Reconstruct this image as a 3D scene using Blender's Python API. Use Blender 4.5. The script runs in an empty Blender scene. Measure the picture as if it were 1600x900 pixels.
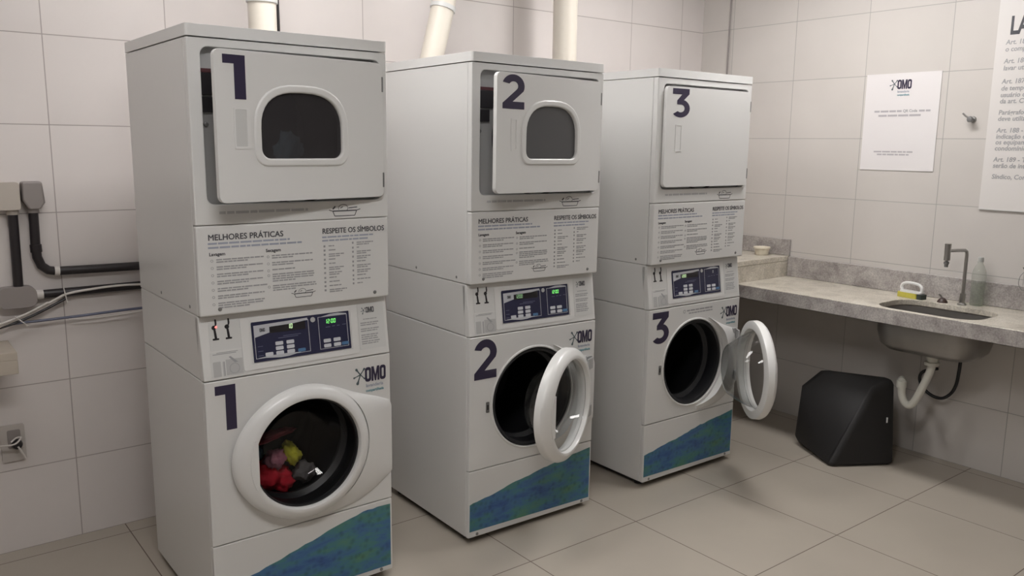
import bpy, bmesh, math, random
from mathutils import Vector, Matrix
C = bpy.context.scene.collection
PI = math.pi
rad = math.radians
random.seed(7)

# ------------------------------------------------------------------ camera
scn = bpy.context.scene
cam_data = bpy.data.cameras.new('camera')
cam_data.sensor_width = 36.0
cam_data.lens = 36.0 * 1298.25 / 1600.0
cam_data.clip_start = 0.05
cam = bpy.data.objects.new('camera', cam_data)
C.objects.link(cam)
YAW, PITCH, ROLL = 0.66333, -0.17035, 0.01147
def set_camera(yaw, pitch, roll, loc):
    cy, sy, cp, sp = math.cos(yaw), math.sin(yaw), math.cos(pitch), math.sin(pitch)
    f = Vector((sy*cp, cy*cp, sp)); r = Vector((cy, -sy, 0)); u = r.cross(f)
    cr, sr = math.cos(roll), math.sin(roll)
    r2 = r*cr + u*sr; u2 = u*cr - r*sr
    m = Matrix((( r2.x, u2.x, -f.x, loc[0]), (r2.y, u2.y, -f.y, loc[1]), (r2.z, u2.z, -f.z, loc[2]), (0, 0, 0, 1)))
    cam.matrix_world = m
set_camera(YAW, PITCH, ROLL, (-0.813, -2.646, 1.662))
scn.camera = cam
# ------------------------------------------------------------------ world, exposure
w = bpy.data.worlds.new('world'); scn.world = w; w.use_nodes = True
w.node_tree.nodes['Background'].inputs[0].default_value = (0.9, 0.88, 0.88, 1)
w.node_tree.nodes['Background'].inputs[1].default_value = 0.05
scn.view_settings.view_transform = 'Standard'
scn.view_settings.look = 'None'
scn.view_settings.gamma = 1
scn.view_settings.use_curve_mapping = False
scn.view_settings.exposure = 0.0
# ------------------------------------------------------------------ room lamps (fluorescent ceiling panels, built further down)
ROOM_H = 2.95
LAMPS = [  # x, y, size x, size y, strength
    (2.66, -0.35, 0.30, 1.20, 30.5),
    (0.70, 0.15, 1.20, 0.30, 19.0),
    (-0.30, -1.80, 1.20, 0.30, 30.0),
    (-0.75, -0.25, 0.60, 0.30, 10.0),
]
LAMP_COL = (1.0, 0.98, 0.965)

# ------------------------------------------------------------------ materials
MATS = {}
def mat(name, col, rough=0.5, metal=0.0, coat=0.0, spec=0.5, emis=None, estr=0.0, noise=0.0, nscale=8.0):
    if name in MATS: return MATS[name]
    m = bpy.data.materials.new(name); m.use_nodes = True
    nt = m.node_tree; b = nt.nodes['Principled BSDF']
    b.inputs['Base Color'].default_value = (*col, 1)
    b.inputs['Roughness'].default_value = rough
    b.inputs['Metallic'].default_value = metal
    b.inputs['Coat Weight'].default_value = coat
    b.inputs['Coat Roughness'].default_value = 0.08
    b.inputs['Specular IOR Level'].default_value = spec
    if emis:
        b.inputs['Emission Color'].default_value = (*emis, 1)
        b.inputs['Emission Strength'].default_value = estr
    if noise > 0:
        tc = nt.nodes.new('ShaderNodeTexCoord'); n = nt.nodes.new('ShaderNodeTexNoise')
        n.inputs['Scale'].default_value = nscale; n.inputs['Detail'].default_value = 4
        mx = nt.nodes.new('ShaderNodeMix'); mx.data_type = 'RGBA'
        mx.inputs[6].default_value = tuple(c*(1-noise) for c in col) + (1,)
        mx.inputs[7].default_value = tuple(min(1, c*(1+noise)) for c in col) + (1,)
        nt.links.new(tc.outputs['Object'], n.inputs['Vector']); nt.links.new(n.outputs['Fac'], mx.inputs[0])
        nt.links.new(mx.outputs[2], b.inputs['Base Color'])
    MATS[name] = m
    return m

def tile_mat(name, tw, th, ou, ov, plane, col, grout, gw, rough, var=0.02, noise=0.03, bump=0.4, nscale=3.0):
    m = bpy.data.materials.new(name); m.use_nodes = True
    nt = m.node_tree; b = nt.nodes['Principled BSDF']; N = nt.nodes.new; L = nt.links.new
    tc = N('ShaderNodeTexCoord'); sp = N('ShaderNodeSeparateXYZ'); cb = N('ShaderNodeCombineXYZ')
    L(tc.outputs['Object'], sp.inputs[0])
    def off(sock, o):
        a = N('ShaderNodeMath'); a.operation = 'SUBTRACT'; a.inputs[1].default_value = o
        L(sock, a.inputs[0]); return a.outputs[0]
    L(off(sp.outputs['XYZ'.index(plane[0])], ou), cb.inputs[0]); L(off(sp.outputs['XYZ'.index(plane[1])], ov), cb.inputs[1])
    br = N('ShaderNodeTexBrick'); br.offset = 0.0; br.squash = 1.0
    br.inputs['Scale'].default_value = 1.0
    br.inputs['Brick Width'].default_value = tw; br.inputs['Row Height'].default_value = th
    br.inputs['Mortar Size'].default_value = gw; br.inputs['Mortar Smooth'].default_value = 0.2
    br.inputs['Color1'].default_value = (*[c*(1-var) for c in col], 1); br.inputs['Color2'].default_value = (*[min(1, c*(1+var)) for c in col], 1)
    br.inputs['Mortar'].default_value = (*grout, 1)
    L(cb.outputs[0], br.inputs['Vector'])
    n = N('ShaderNodeTexNoise'); n.inputs['Scale'].default_value = nscale; n.inputs['Detail'].default_value = 5
    L(tc.outputs['Object'], n.inputs['Vector'])
    r = N('ShaderNodeMapRange'); r.inputs['To Min'].default_value = 1-noise*2; r.inputs['To Max'].default_value = 1+noise*2
    L(n.outputs['Fac'], r.inputs['Value'])
    mx = N('ShaderNodeVectorMath'); mx.operation = 'SCALE'
    L(br.outputs['Color'], mx.inputs[0]); L(r.outputs[0], mx.inputs['Scale']); L(mx.outputs[0], b.inputs['Base Color'])
    rr = N('ShaderNodeMapRange'); rr.inputs['To Min'].default_value = rough; rr.inputs['To Max'].default_value = 0.7
    L(br.outputs['Fac'], rr.inputs['Value']); L(rr.outputs[0], b.inputs['Roughness'])
    bp = N('ShaderNodeBump'); bp.invert = True; bp.inputs['Strength'].default_value = bump; bp.inputs['Distance'].default_value = 0.002
    L(br.outputs['Fac'], bp.inputs['Height']); L(bp.outputs[0], b.inputs['Normal'])
    return m

def granite_mat(name, base, dark, light):
    m = bpy.data.materials.new(name); m.use_nodes = True
    nt = m.node_tree; b = nt.nodes['Principled BSDF']; N = nt.nodes.new; L = nt.links.new
    tc = N('ShaderNodeTexCoord')
    n1 = N('ShaderNodeTexNoise'); n1.inputs['Scale'].default_value = 9; n1.inputs['Detail'].default_value = 7; n1.inputs['Roughness'].default_value = 0.65; n1.inputs['Distortion'].default_value = 0.8
    n2 = N('ShaderNodeTexNoise'); n2.inputs['Scale'].default_value = 130; n2.inputs['Detail'].default_value = 3
    L(tc.outputs['Object'], n1.inputs[0]); L(tc.outputs['Object'], n2.inputs[0])
    c = N('ShaderNodeValToRGB'); e = c.color_ramp.elements
    e[0].position = 0.34; e[0].color = (*dark, 1); e[1].position = 0.68; e[1].color = (*light, 1)
    k = c.color_ramp.elements.new(0.5); k.color = (*base, 1)
    L(n1.outputs[0], c.inputs[0])
    r = N('ShaderNodeMapRange'); r.inputs['From Min'].default_value = 0.35; r.inputs['From Max'].default_value = 0.65; r.inputs['To Min'].default_value = 0.8; r.inputs['To Max'].default_value = 1.15
    L(n2.outputs[0], r.inputs['Value'])
    v = N('ShaderNodeVectorMath'); v.operation = 'SCALE'; L(c.outputs[0], v.inputs[0]); L(r.outputs[0], v.inputs['Scale'])
    L(v.outputs[0], b.inputs['Base Color']); b.inputs['Roughness'].default_value = 0.28
    return m

def decal_mat():
    m = bpy.data.materials.new('ocean_print'); m.use_nodes = True
    nt = m.node_tree; b = nt.nodes['Principled BSDF']; N = nt.nodes.new; L = nt.links.new
    tc = N('ShaderNodeTexCoord'); mp = N('ShaderNodeMapping'); mp.inputs['Rotation'].default_value = (0, rad(22), 0); mp.inputs['Scale'].default_value = (1.2, 1, 3.4)
    n1 = N('ShaderNodeTexNoise'); n1.inputs['Scale'].default_value = 4.2; n1.inputs['Detail'].default_value = 6; n1.inputs['Roughness'].default_value = 0.6
    L(tc.outputs['Object'], mp.inputs[0]); L(mp.outputs[0], n1.inputs[0])
    c = N('ShaderNodeValToRGB'); e = c.color_ramp.elements
    e[0].position = 0.36; e[0].color = (0.030, 0.085, 0.24, 1); e[1].position = 0.70; e[1].color = (0.075, 0.20, 0.13, 1)
    k = e.new(0.46); k.color = (0.045, 0.13, 0.27, 1); k = e.new(0.55); k.color = (0.05, 0.17, 0.19, 1)
    L(n1.outputs[0], c.inputs[0])
    # small darker letter-like flecks printed all over
    v = N('ShaderNodeTexVoronoi'); v.inputs['Scale'].default_value = 38; L(tc.outputs['Object'], v.inputs[0])
    r = N('ShaderNodeMapRange'); r.inputs['From Min'].default_value = 0.1; r.inputs['From Max'].default_value = 0.5; r.inputs['To Min'].default_value = 0.78; r.inputs['To Max'].default_value = 1.12
    L(v.outputs['Distance'], r.inputs['Value'])
    s = N('ShaderNodeVectorMath'); s.operation = 'SCALE'; L(c.outputs[0], s.inputs[0]); L(r.outputs[0], s.inputs['Scale'])
    L(s.outputs[0], b.inputs['Base Color']); b.inputs['Roughness'].default_value = 0.35
    return m

def thin_glass(name, tint, ior=1.45, rough=0.0, edge=None, haze=None):
    m = bpy.data.materials.new(name); m.use_nodes = True
    nt = m.node_tree; nt.nodes.clear(); N = nt.nodes.new; L = nt.links.new
    o = N('ShaderNodeOutputMaterial'); t = N('ShaderNodeBsdfTransparent'); g = N('ShaderNodeBsdfGlossy'); f = N('ShaderNodeFresnel'); mx = N('ShaderNodeMixShader')
    t.inputs[0].default_value = (*tint, 1); g.inputs['Roughness'].default_value = rough; 
    geo = N('ShaderNodeNewGeometry'); io = N('ShaderNodeMix'); io.data_type = 'FLOAT'; io.inputs[2].default_value = ior; io.inputs[3].default_value = 1.0/ior
    L(geo.outputs['Backfacing'], io.inputs[0]); L(io.outputs[0], f.inputs[0])   # a thin sheet reflects the same from both sides
    if edge:
        lw = N('ShaderNodeLayerWeight'); lw.inputs[0].default_value = 0.35
        mc = N('ShaderNodeMix'); mc.data_type = 'RGBA'; mc.inputs[6].default_value = (*tint, 1); mc.inputs[7].default_value = (*edge, 1)
        L(lw.outputs['Facing'], mc.inputs[0]); L(mc.outputs[2], t.inputs[0])
    body = t.outputs[0]
    if haze:   # mixes a share of milky haze into the pane as a diffuse colour
        df = N('ShaderNodeBsdfDiffuse'); df.inputs[0].default_value = (*haze[1], 1); m2 = N('ShaderNodeMixShader'); m2.inputs[0].default_value = haze[0]
        L(t.outputs[0], m2.inputs[1]); L(df.outputs[0], m2.inputs[2]); body = m2.outputs[0]
    L(f.outputs[0], mx.inputs[0]); L(body, mx.inputs[1]); L(g.outputs[0], mx.inputs[2]); L(mx.outputs[0], o.inputs[0])
    return m

M_enamel = mat('white_enamel', (0.685, 0.680, 0.668), 0.30, coat=0.2)
M_enamel2 = mat('white_enamel_cap', (0.70, 0.695, 0.685), 0.3, coat=0.2)
M_plastic = mat('white_plastic', (0.74, 0.735, 0.72), 0.3, coat=0.15)
M_inner = mat('grey_inner_metal', (0.42, 0.42, 0.42), 0.35, 0.2)
M_rim = mat('rim_grey', (0.56, 0.56, 0.55), 0.35)
M_seam = mat('dark_seam', (0.03, 0.03, 0.03), 0.7)
M_rubber = mat('black_rubber', (0.012, 0.012, 0.014), 0.45)
M_drum = mat('drum_metal', (0.022, 0.022, 0.025), 0.4, 0.5)
M_black = mat('black_plastic', (0.015, 0.013, 0.016), 0.4)
M_navy = mat('navy_print', (0.028, 0.021, 0.052), 0.4)
M_navypanel = mat('navy_panel', (0.026, 0.027, 0.062), 0.25)
M_ink = mat('dark_ink', (0.07, 0.07, 0.08), 0.6)
M_inkgrey = mat('grey_ink', (0.33, 0.33, 0.34), 0.6)
M_inklight = mat('pale_ink', (0.45, 0.45, 0.46), 0.6)
M_inkblue = mat('blue_ink', (0.34, 0.365, 0.44), 0.6)
M_teal = mat('teal_ink', (0.10, 0.30, 0.36), 0.6)
M_leaf = mat('splash_ink', (0.07, 0.10, 0.11), 0.6)
M_sticker = mat('sticker_paper', (0.63, 0.63, 0.62), 0.4)
M_silver = mat('silver_print', (0.50, 0.51, 0.55), 0.35)
M_button = mat('button_white', (0.60, 0.61, 0.66), 0.4)
M_buttonblue = mat('button_blue', (0.07, 0.17, 0.33), 0.4)
M_led = mat('led_green', (0.02, 0.1, 0.02), 0.5, emis=(0.25, 1.0, 0.22), estr=1.1)
M_ledw = mat('led_pale', (0.02, 0.1, 0.02), 0.5, emis=(0.75, 1.0, 0.55), estr=1.0)
M_ledr = mat('led_red', (0.5, 0.05, 0.05), 0.5, emis=(1.0, 0.25, 0.22), estr=1.6)
M_chrome = mat('brushed_steel', (0.42, 0.41, 0.40), 0.3, 1.0)
M_steel = mat('sink_steel', (0.30, 0.285, 0.27), 0.38, 0.85, noise=0.15, nscale=14)
M_screw = mat('screw_metal', (0.25, 0.25, 0.25), 0.4, 0.7)
M_print = decal_mat()
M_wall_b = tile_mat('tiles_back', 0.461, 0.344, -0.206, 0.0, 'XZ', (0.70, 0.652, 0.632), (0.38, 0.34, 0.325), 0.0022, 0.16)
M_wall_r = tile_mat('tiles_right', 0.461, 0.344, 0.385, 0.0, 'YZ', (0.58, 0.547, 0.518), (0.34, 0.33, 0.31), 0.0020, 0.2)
M_floor = tile_mat('floor_tiles', 0.610, 0.618, 1.184, -0.234, 'XY', (0.425, 0.38, 0.322), (0.16, 0.12, 0.10), 0.0024, 0.30, 0.012, 0.06, 0.5, 2.2)
M_ceil = mat('ceiling_paint', (0.50, 0.49, 0.475), 0.9)
M_plaster = mat('warm_plaster', (0.38, 0.36, 0.34), 0.85)
M_stone = granite_mat('grey_granite', (0.38, 0.35, 0.335), (0.26, 0.235, 0.225), (0.48, 0.455, 0.43))
M_stone2 = granite_mat('beige_granite', (0.56, 0.515, 0.44), (0.42, 0.385, 0.325), (0.66, 0.615, 0.54))
M_counter = mat('pale_counter_stone', (0.50, 0.44, 0.37), 0.5, noise=0.06, nscale=30)
M_pvc = mat('cream_pvc', (0.66, 0.61, 0.535), 0.4, noise=0.04)
M_pvcw = mat('white_pvc', (0.62, 0.61, 0.55), 0.35)
M_pipe = mat('black_conduit', (0.02, 0.016, 0.018), 0.4)
M_boxgrey = mat('grey_conduit_box', (0.28, 0.25, 0.24), 0.5)
M_boxbeige = mat('beige_conduit_box', (0.50, 0.45, 0.40), 0.5)
M_cablew = mat('white_cable', (0.66, 0.62, 0.59), 0.5)
M_cableb = mat('blue_cable', (0.10, 0.11, 0.17), 0.4)
M_pouf = mat('charcoal_vinyl', (0.014, 0.013, 0.0135), 0.6, noise=0.12, nscale=20)
M_paper = mat('paper_white', (0.72, 0.69, 0.69), 0.5)
M_board = mat('board_white', (0.68, 0.65, 0.63), 0.5)
M_glass = thin_glass('door_glass', (0.92, 0.93, 0.93), 1.45, edge=(0.60, 0.61, 0.61))
M_glass2 = thin_glass('shut_door_glass', (0.90, 0.90, 0.90), 1.35, edge=(0.35, 0.35, 0.35))
M_tint = thin_glass('tinted_pane', (0.55, 0.55, 0.56), 1.4, haze=(0.35, (0.085, 0.08, 0.085)))
M_tint2 = mat('mesh_pane', (0.085, 0.085, 0.088), 0.25)
M_bottle = thin_glass('clear_plastic', (0.93, 0.95, 0.93), 1.3, 0.05, edge=(0.86, 0.88, 0.86), haze=(0.14, (0.6, 0.6, 0.57)))

# ------------------------------------------------------------------ helpers
def link(name, bm, m, parent=None, loc=None, rot=None, bevel=0, segs=2, smooth=True, ang=40):
    bmesh.ops.recalc_face_normals(bm, faces=bm.faces)
    me = bpy.data.meshes.new(name); bm.to_mesh(me); bm.free()
    me.materials.append(m)
    if smooth:
        me.shade_smooth()
        try: me.set_sharp_from_angle(angle=rad(ang))
        except Exception: pass
    o = bpy.data.objects.new(name, me); C.objects.link(o)
    if parent: o.parent = parent
    if loc: o.location = loc
    if rot: o.rotation_euler = rot
    if bevel:
        b = o.modifiers.new('bevel', 'BEVEL'); b.width = bevel; b.segments = segs; b.limit_method = 'ANGLE'; b.angle_limit = rad(40); b.harden_normals = True
    return o
def tag(o, label=None, cat=None, group=None, kind=None):
    if label: o['label'] = label
    if cat: o['category'] = cat
    if group: o['group'] = group
    if kind: o['kind'] = kind
    return o
def thing(name, label, cat, loc=(0, 0, 0), rot=(0, 0, 0), group=None):
    o = bpy.data.objects.new(name, None); C.objects.link(o); o.location = loc; o.rotation_euler = rot
    o.empty_display_size = 0.1
    return tag(o, label, cat, group)
def box(bm, x0, x1, y0, y1, z0, z1):
    v = [bm.verts.new(p) for p in ((x0,y0,z0),(x1,y0,z0),(x1,y1,z0),(x0,y1,z0),(x0,y0,z1),(x1,y0,z1),(x1,y1,z1),(x0,y1,z1))]
    for f in ((0,3,2,1),(4,5,6,7),(0,1,5,4),(1,2,6,5),(2,3,7,6),(3,0,4,7)): bm.faces.new([v[i] for i in f])
def BX(*a):
    bm = bmesh.new(); box(bm, *a); return bm
def plate(bm, outer, holes, a, b, axis='y'):
    """polygon with holes in a plane, extruded between a and b along axis"""
    def P(p, d):
        return (p[0], d, p[1]) if axis == 'y' else ((p[0], p[1], d) if axis == 'z' else (d, p[0], p[1]))
    loops = [outer] + list(holes); tmp = bmesh.new(); edges = []; idx = {}
    flat = []
    for lp in loops:
        vs = [tmp.verts.new((p[0], p[1], 0)) for p in lp]
        for v in vs: idx[v] = len(flat); flat.append(v.co.copy())
        for i in range(len(vs)): edges.append(tmp.edges.new((vs[i], vs[(i+1) % len(vs)])))
    bmesh.ops.triangle_fill(tmp, use_beauty=True, use_dissolve=False, edges=edges, normal=(0, 0, 1))
    A = [bm.verts.new(P(c, a)) for c in flat]; B = [bm.verts.new(P(c, b)) for c in flat]
    for f in tmp.faces:
        ii = [idx[v] for v in f.verts]
        bm.faces.new([A[i] for i in ii]); bm.faces.new([B[i] for i in reversed(ii)])
    k = 0
    for lp in loops:
        n = len(lp)
        for i in range(n):
            p, q = k+i, k+(i+1) % n
            bm.faces.new((A[p], A[q], B[q], B[p]))
        k += n
    tmp.free()
def PL(outer, holes, a, b, axis='y'):
    bm = bmesh.new(); plate(bm, outer, holes, a, b, axis); return bm
def rrect(x0, x1, z0, z1, r, n=6):
    pts = []
    for cx, cz, a0 in ((x1-r, z0+r, -90), (x1-r, z1-r, 0), (x0+r, z1-r, 90), (x0+r, z0+r, 180)):
        for i in range(n+1):
            a = rad(a0 + 90*i/n); pts.append((cx+r*math.cos(a), cz+r*math.sin(a)))
    return pts
def circ(cx, cz, r, n=48, a0=0, rz=None):
    return [(cx+r*math.cos(a0+2*PI*i/n), cz+(rz or r)*math.sin(a0+2*PI*i/n)) for i in range(n)]
def lathe(bm, prof, n=48, axis='z', center=(0, 0, 0), close=False):
    """prof: list of (r, h)"""
    rings = []
    for r, h in prof:
        ring = []
        if r < 1e-6:
            ring = [None]
        for i in range(n if r >= 1e-6 else 1):
            a = 2*PI*i/n; p = (r*math.cos(a), r*math.sin(a), h) if axis == 'z' else ((r*math.cos(a), h, r*math.sin(a)) if axis == 'y' else (h, r*math.cos(a), r*math.sin(a)))
            v = bm.verts.new((p[0]+center[0], p[1]+center[1], p[2]+center[2]))
            if r < 1e-6: ring = [v]
            else: ring.append(v)
        rings.append(ring)
    pairs = list(zip(rings, rings[1:])) + ([(rings[-1], rings[0])] if close else [])
    for A, B in pairs:
        for i in range(n):
            j = (i+1) % n
            if len(A) == 1 and len(B) == 1: break
            if len(A) == 1: bm.faces.new((A[0], B[i], B[j]))
            elif len(B) == 1: bm.faces.new((A[i], A[j], B[0]))
            else: bm.faces.new((A[i], A[j], B[j], B[i]))
def LA(prof, n=48, axis='z', center=(0, 0, 0), close=False):
    bm = bmesh.new(); lathe(bm, prof, n, axis, center, close); return bm
def tube(bm, pts, r, n=12, cap=True):
    pts = [Vector(p) for p in pts]; rs = r if isinstance(r, (list, tuple)) else [r]*len(pts)
    rings = []; prev = None
    for i, p in enumerate(pts):
        d = (pts[min(i+1, len(pts)-1)] - pts[max(i-1, 0)]).normalized()
        if prev is None:
            u = d.orthogonal().normalized()
        else:
            u = (prev - d*prev.dot(d)).normalized()
        prev = u; v = d.cross(u)
        rings.append([bm.verts.new(p + u*rs[i]*math.cos(2*PI*k/n) + v*rs[i]*math.sin(2*PI*k/n)) for k in range(n)])
    for A, B in zip(rings, rings[1:]):
        for k in range(n): bm.faces.new((A[k], A[(k+1) % n], B[(k+1) % n], B[k]))
    if cap:
        bm.faces.new(list(reversed(rings[0]))); bm.faces.new(rings[-1])
def spline(pts, n=8):
    P = [Vector(p) for p in pts]; P = [P[0]*2-P[1]] + P + [P[-1]*2-P[-2]]; out = []
    for i in range(1, len(P)-2):
        for k in range(n):
            t = k/n; a, b, c, d = P[i-1], P[i], P[i+1], P[i+2]
            out.append(0.5*((2*b)+(c-a)*t+(2*a-5*b+4*c-d)*t*t+(3*b-3*c+d-a)*t**3))
    out.append(P[-2]); return out
def TU(pts, r, n=12, sm=0):
    bm = bmesh.new(); tube(bm, spline(pts, sm) if sm else pts, r, n); return bm
def text_mesh(bm, body, x, z, size, y, bold=0.0, align='LEFT', sx=1.0, shear=0.0, M=None):
    """flat lettering standing in the xz plane, baseline at z"""
    cu = bpy.data.curves.new('t', 'FONT'); cu.body = body; cu.size = size; cu.offset = bold; cu.align_x = align; cu.shear = shear; cu.resolution_u = 3
    cu.extrude = 0.0002; cu.fill_mode = 'BOTH'
    o = bpy.data.objects.new('t', cu); C.objects.link(o)
    dg = bpy.context.evaluated_depsgraph_get(); me = bpy.data.meshes.new_from_object(o.evaluated_get(dg))
    T = Matrix.Translation((x, y, z)) @ Matrix.Rotation(PI/2, 4, 'X') @ Matrix.Diagonal((sx, 1, 1, 1))
    if M: T = M @ T
    me.transform(T); bm.from_mesh(me)
    bpy.data.objects.remove(o); bpy.data.curves.remove(cu); bpy.data.meshes.remove(me)
def TX(*a, **k):
    bm = bmesh.new(); text_mesh(bm, *a, **k); return bm
def textlines(bm, x, z, w_, lines, dz, h, y, seed=0, last=0.6):
    """small illegible printed lines, broken into words"""
    rnd = random.Random(seed)
    for i in range(lines):
        xx = x; end = x + w_*(last if i == lines-1 else rnd.uniform(0.9, 1.0))
        while xx < end - h:
            ww = min(rnd.uniform(2.0, 6.5)*h, end-xx)
            box(bm, xx, xx+ww, y, y+0.0003, z-i*dz-h, z-i*dz); xx += ww + 0.55*h
OMO_W = 2.05
def omo(bm, x, z, h, y):
    """bold condensed lettering O M O, height h, left at x, bottom at z"""
    wO = h*0.455
    def O(x0):
        plate(bm, rrect(x0, x0+wO, z, z+h, wO*0.42), [rrect(x0+wO*0.33, x0+wO*0.67, z+h*0.2, z+h*0.8, wO*0.155)], y, y+0.0004)
    O(x)
    x1 = x+wO*1.06; wM = h*0.60; s = wM*0.25
    plate(bm, [(x1, z), (x1+s, z), (x1+s, z+h*0.55), (x1+wM*0.42, z), (x1+wM*0.58, z), (x1+wM-s, z+h*0.55), (x1+wM-s, z), (x1+wM, z), (x1+wM, z+h), (x1+wM-s*1.15, z+h), (x1+wM*0.5, z+h*0.42), (x1+s*1.15, z+h), (x1, z+h)], [], y, y+0.0004)
    O(x1+wM+wO*0.06)
def splash(bm, cx, cz, r, y):
    for k, (a, l, bl) in enumerate(((127, 0.95, 0.17), (52, 0.92, 0.15), (199, 0.98, 0.13), (250, 1.22, 0.20), (-45, 0.85, 0.12))):
        a = rad(a); d = Vector((math.cos(a), math.sin(a))); n = Vector((-d.y, d.x)); e = Vector((cx, cz)) + d*r*l
        o = Vector((cx, cz)); pts = [o+n*r*0.075, o-n*r*0.075]
        pts += [e-n*r*bl*0.45-d*r*bl*1.9]
        for i in range(7):
            t = -PI/2 + PI*i/6; pts.append(e + d*math.cos(t)*r*bl + n*math.sin(t)*r*bl)
        pts += [e+n*r*bl*0.45-d*r*bl*1.9]
        plate(bm, [(p.x, p.y) for p in pts], [], y+0.00005*k, y+0.0004)
def logo(x, z, h, parent, y=-0.0009, small=False):
    """splash mark with lettering and two small lines under it"""
    bm = bmesh.new(); splash(bm, x-h*0.34, z+h*0.56, h*0.50, y); link('splash_mark', bm, M_leaf, parent, smooth=False)
    bm = bmesh.new(); omo(bm, x, z, h, y); link('logo_lettering', bm, M_navy, parent, smooth=False)
    if not small:
        bm = bmesh.new(); text_mesh(bm, 'lavanderia', x+h*0.05, z-h*0.36, h*0.33, y, bold=0.0003, sx=0.98); link('logo_tagline', bm, M_inkblue, parent, smooth=False)
        bm = bmesh.new(); text_mesh(bm, 'compartilhada', x+h*0.05, z-h*0.70, h*0.28, y, bold=0.0002, sx=0.84); link('logo_tagline', bm, M_teal, parent, smooth=False)
def seg7(bm, s, x, z, w_, h, y, slant=0.08):
    S = {'0': 'abcdef', '1': 'bc', '2': 'abged', '3': 'abgcd'}
    t = h*0.13; xx = x
    for ch in s:
        if ch == ':':
            for zz in (0.3, 0.7): box(bm, xx+t*0.2, xx+t*1.2, y, y+0.0003, z+h*zz-t/2, z+h*zz+t/2)
            xx += t*2; continue
        g = t*0.25
        R = {'a': (g, w_-g, h-t, h), 'd': (g, w_-g, 0, t), 'g': (g, w_-g, h/2-t/2, h/2+t/2), 'b': (w_-t, w_, h/2+g, h-g), 'c': (w_-t, w_, g, h/2-g), 'f': (0, t, h/2+g, h-g), 'e': (0, t, g, h/2-g)}
        for k in S[ch]:
            a, b, c, d = R[k]; m = slant
            plate(bm, [(xx+a+c*m, z+c), (xx+b+c*m, z+c), (xx+b+d*m, z+d), (xx+a+d*m, z+d)], [], y, y+0.0003)
        xx += w_ + t*1.1

# ================================================================== room
XR, YB, XL, YF = 3.694, 1.096, -1.60, -4.20
def struct(name, bm, m): return tag(link(name, bm, m, smooth=False), kind='structure')
struct('floor', BX(XL-0.1, XR+0.1, YF-0.1, YB+0.1, -0.1, 0.0), M_floor)
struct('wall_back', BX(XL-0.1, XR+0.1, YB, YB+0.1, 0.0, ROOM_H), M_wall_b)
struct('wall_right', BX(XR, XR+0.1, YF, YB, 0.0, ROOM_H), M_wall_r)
struct('wall_left', BX(XL-0.1, XL, YF, YB, 0.0, ROOM_H), M_plaster)
struct('wall_front', BX(XL-0.1, XR+0.1, YF-0.1, YF, 0.0, ROOM_H), M_plaster)
struct('ceiling', BX(XL-0.1, XR+0.1, YF-0.1, YB+0.1, ROOM_H, ROOM_H+0.1), M_ceil)
M_housing = mat('lamp_housing', (0.7, 0.7, 0.7), 0.5)
for i, (x, y, sx, sy, st) in enumerate(LAMPS):
    t = thing('ceiling_light', ['white ceiling light panel above the sink side of the machines', 'white ceiling light panel above the first two machines', 'white ceiling light panel in the middle of the room', 'small white ceiling light panel over the left counter'][i], 'ceiling light', (x, y, ROOM_H), group='ceiling light panels')
    link('housing', BX(-sx/2-0.03, sx/2+0.03, -sy/2-0.03, sy/2+0.03, -0.05, 0.0), M_housing, t)
    md = bpy.data.materials.new('lamp_diffuser'); md.use_nodes = True
    b = md.node_tree.nodes['Principled BSDF']; b.inputs['Emission Color'].default_value = (*LAMP_COL, 1); b.inputs['Emission Strength'].default_value = st
    link('diffuser', BX(-sx/2, sx/2, -sy/2, sy/2, -0.062, -0.051), md, t)

# ================================================================== laundry machines
W, D = 0.683, 0.70
Z1, Z2, Z3, Z4, Z5, Z6 = 0.324, 0.894, 1.109, 1.402, 1.976, 2.013
DC = (0.333, 0.595)     # washer opening centre
CA = math.atan2(0.030, Z3-Z2)
def con(x, z):
    """front-plane reading of the photo -> position on the leaning console"""
    y = (z-Z2)*0.14
    for _ in range(3):
        xx = x + (x+0.81)/2.65*y; zz = z - (1.66-z)/2.65*y; y = max(0, (zz-Z2)*0.14)
    return xx, (zz-Z2)/math.cos(CA)

def shell(bm, x0, x1, y0, y1, z0, z1, t=0.012):
    box(bm, x0, x0+t, y0, y1, z0, z1); box(bm, x1-t, x1, y0, y1, z0, z1)
    box(bm, x0+t, x1-t, y1-t, y1, z0, z1); box(bm, x0+t, x1-t, y0, y1-t, z0, z0+t); box(bm, x0+t, x1-t, y0, y1-t, z1-t, z1)

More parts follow.
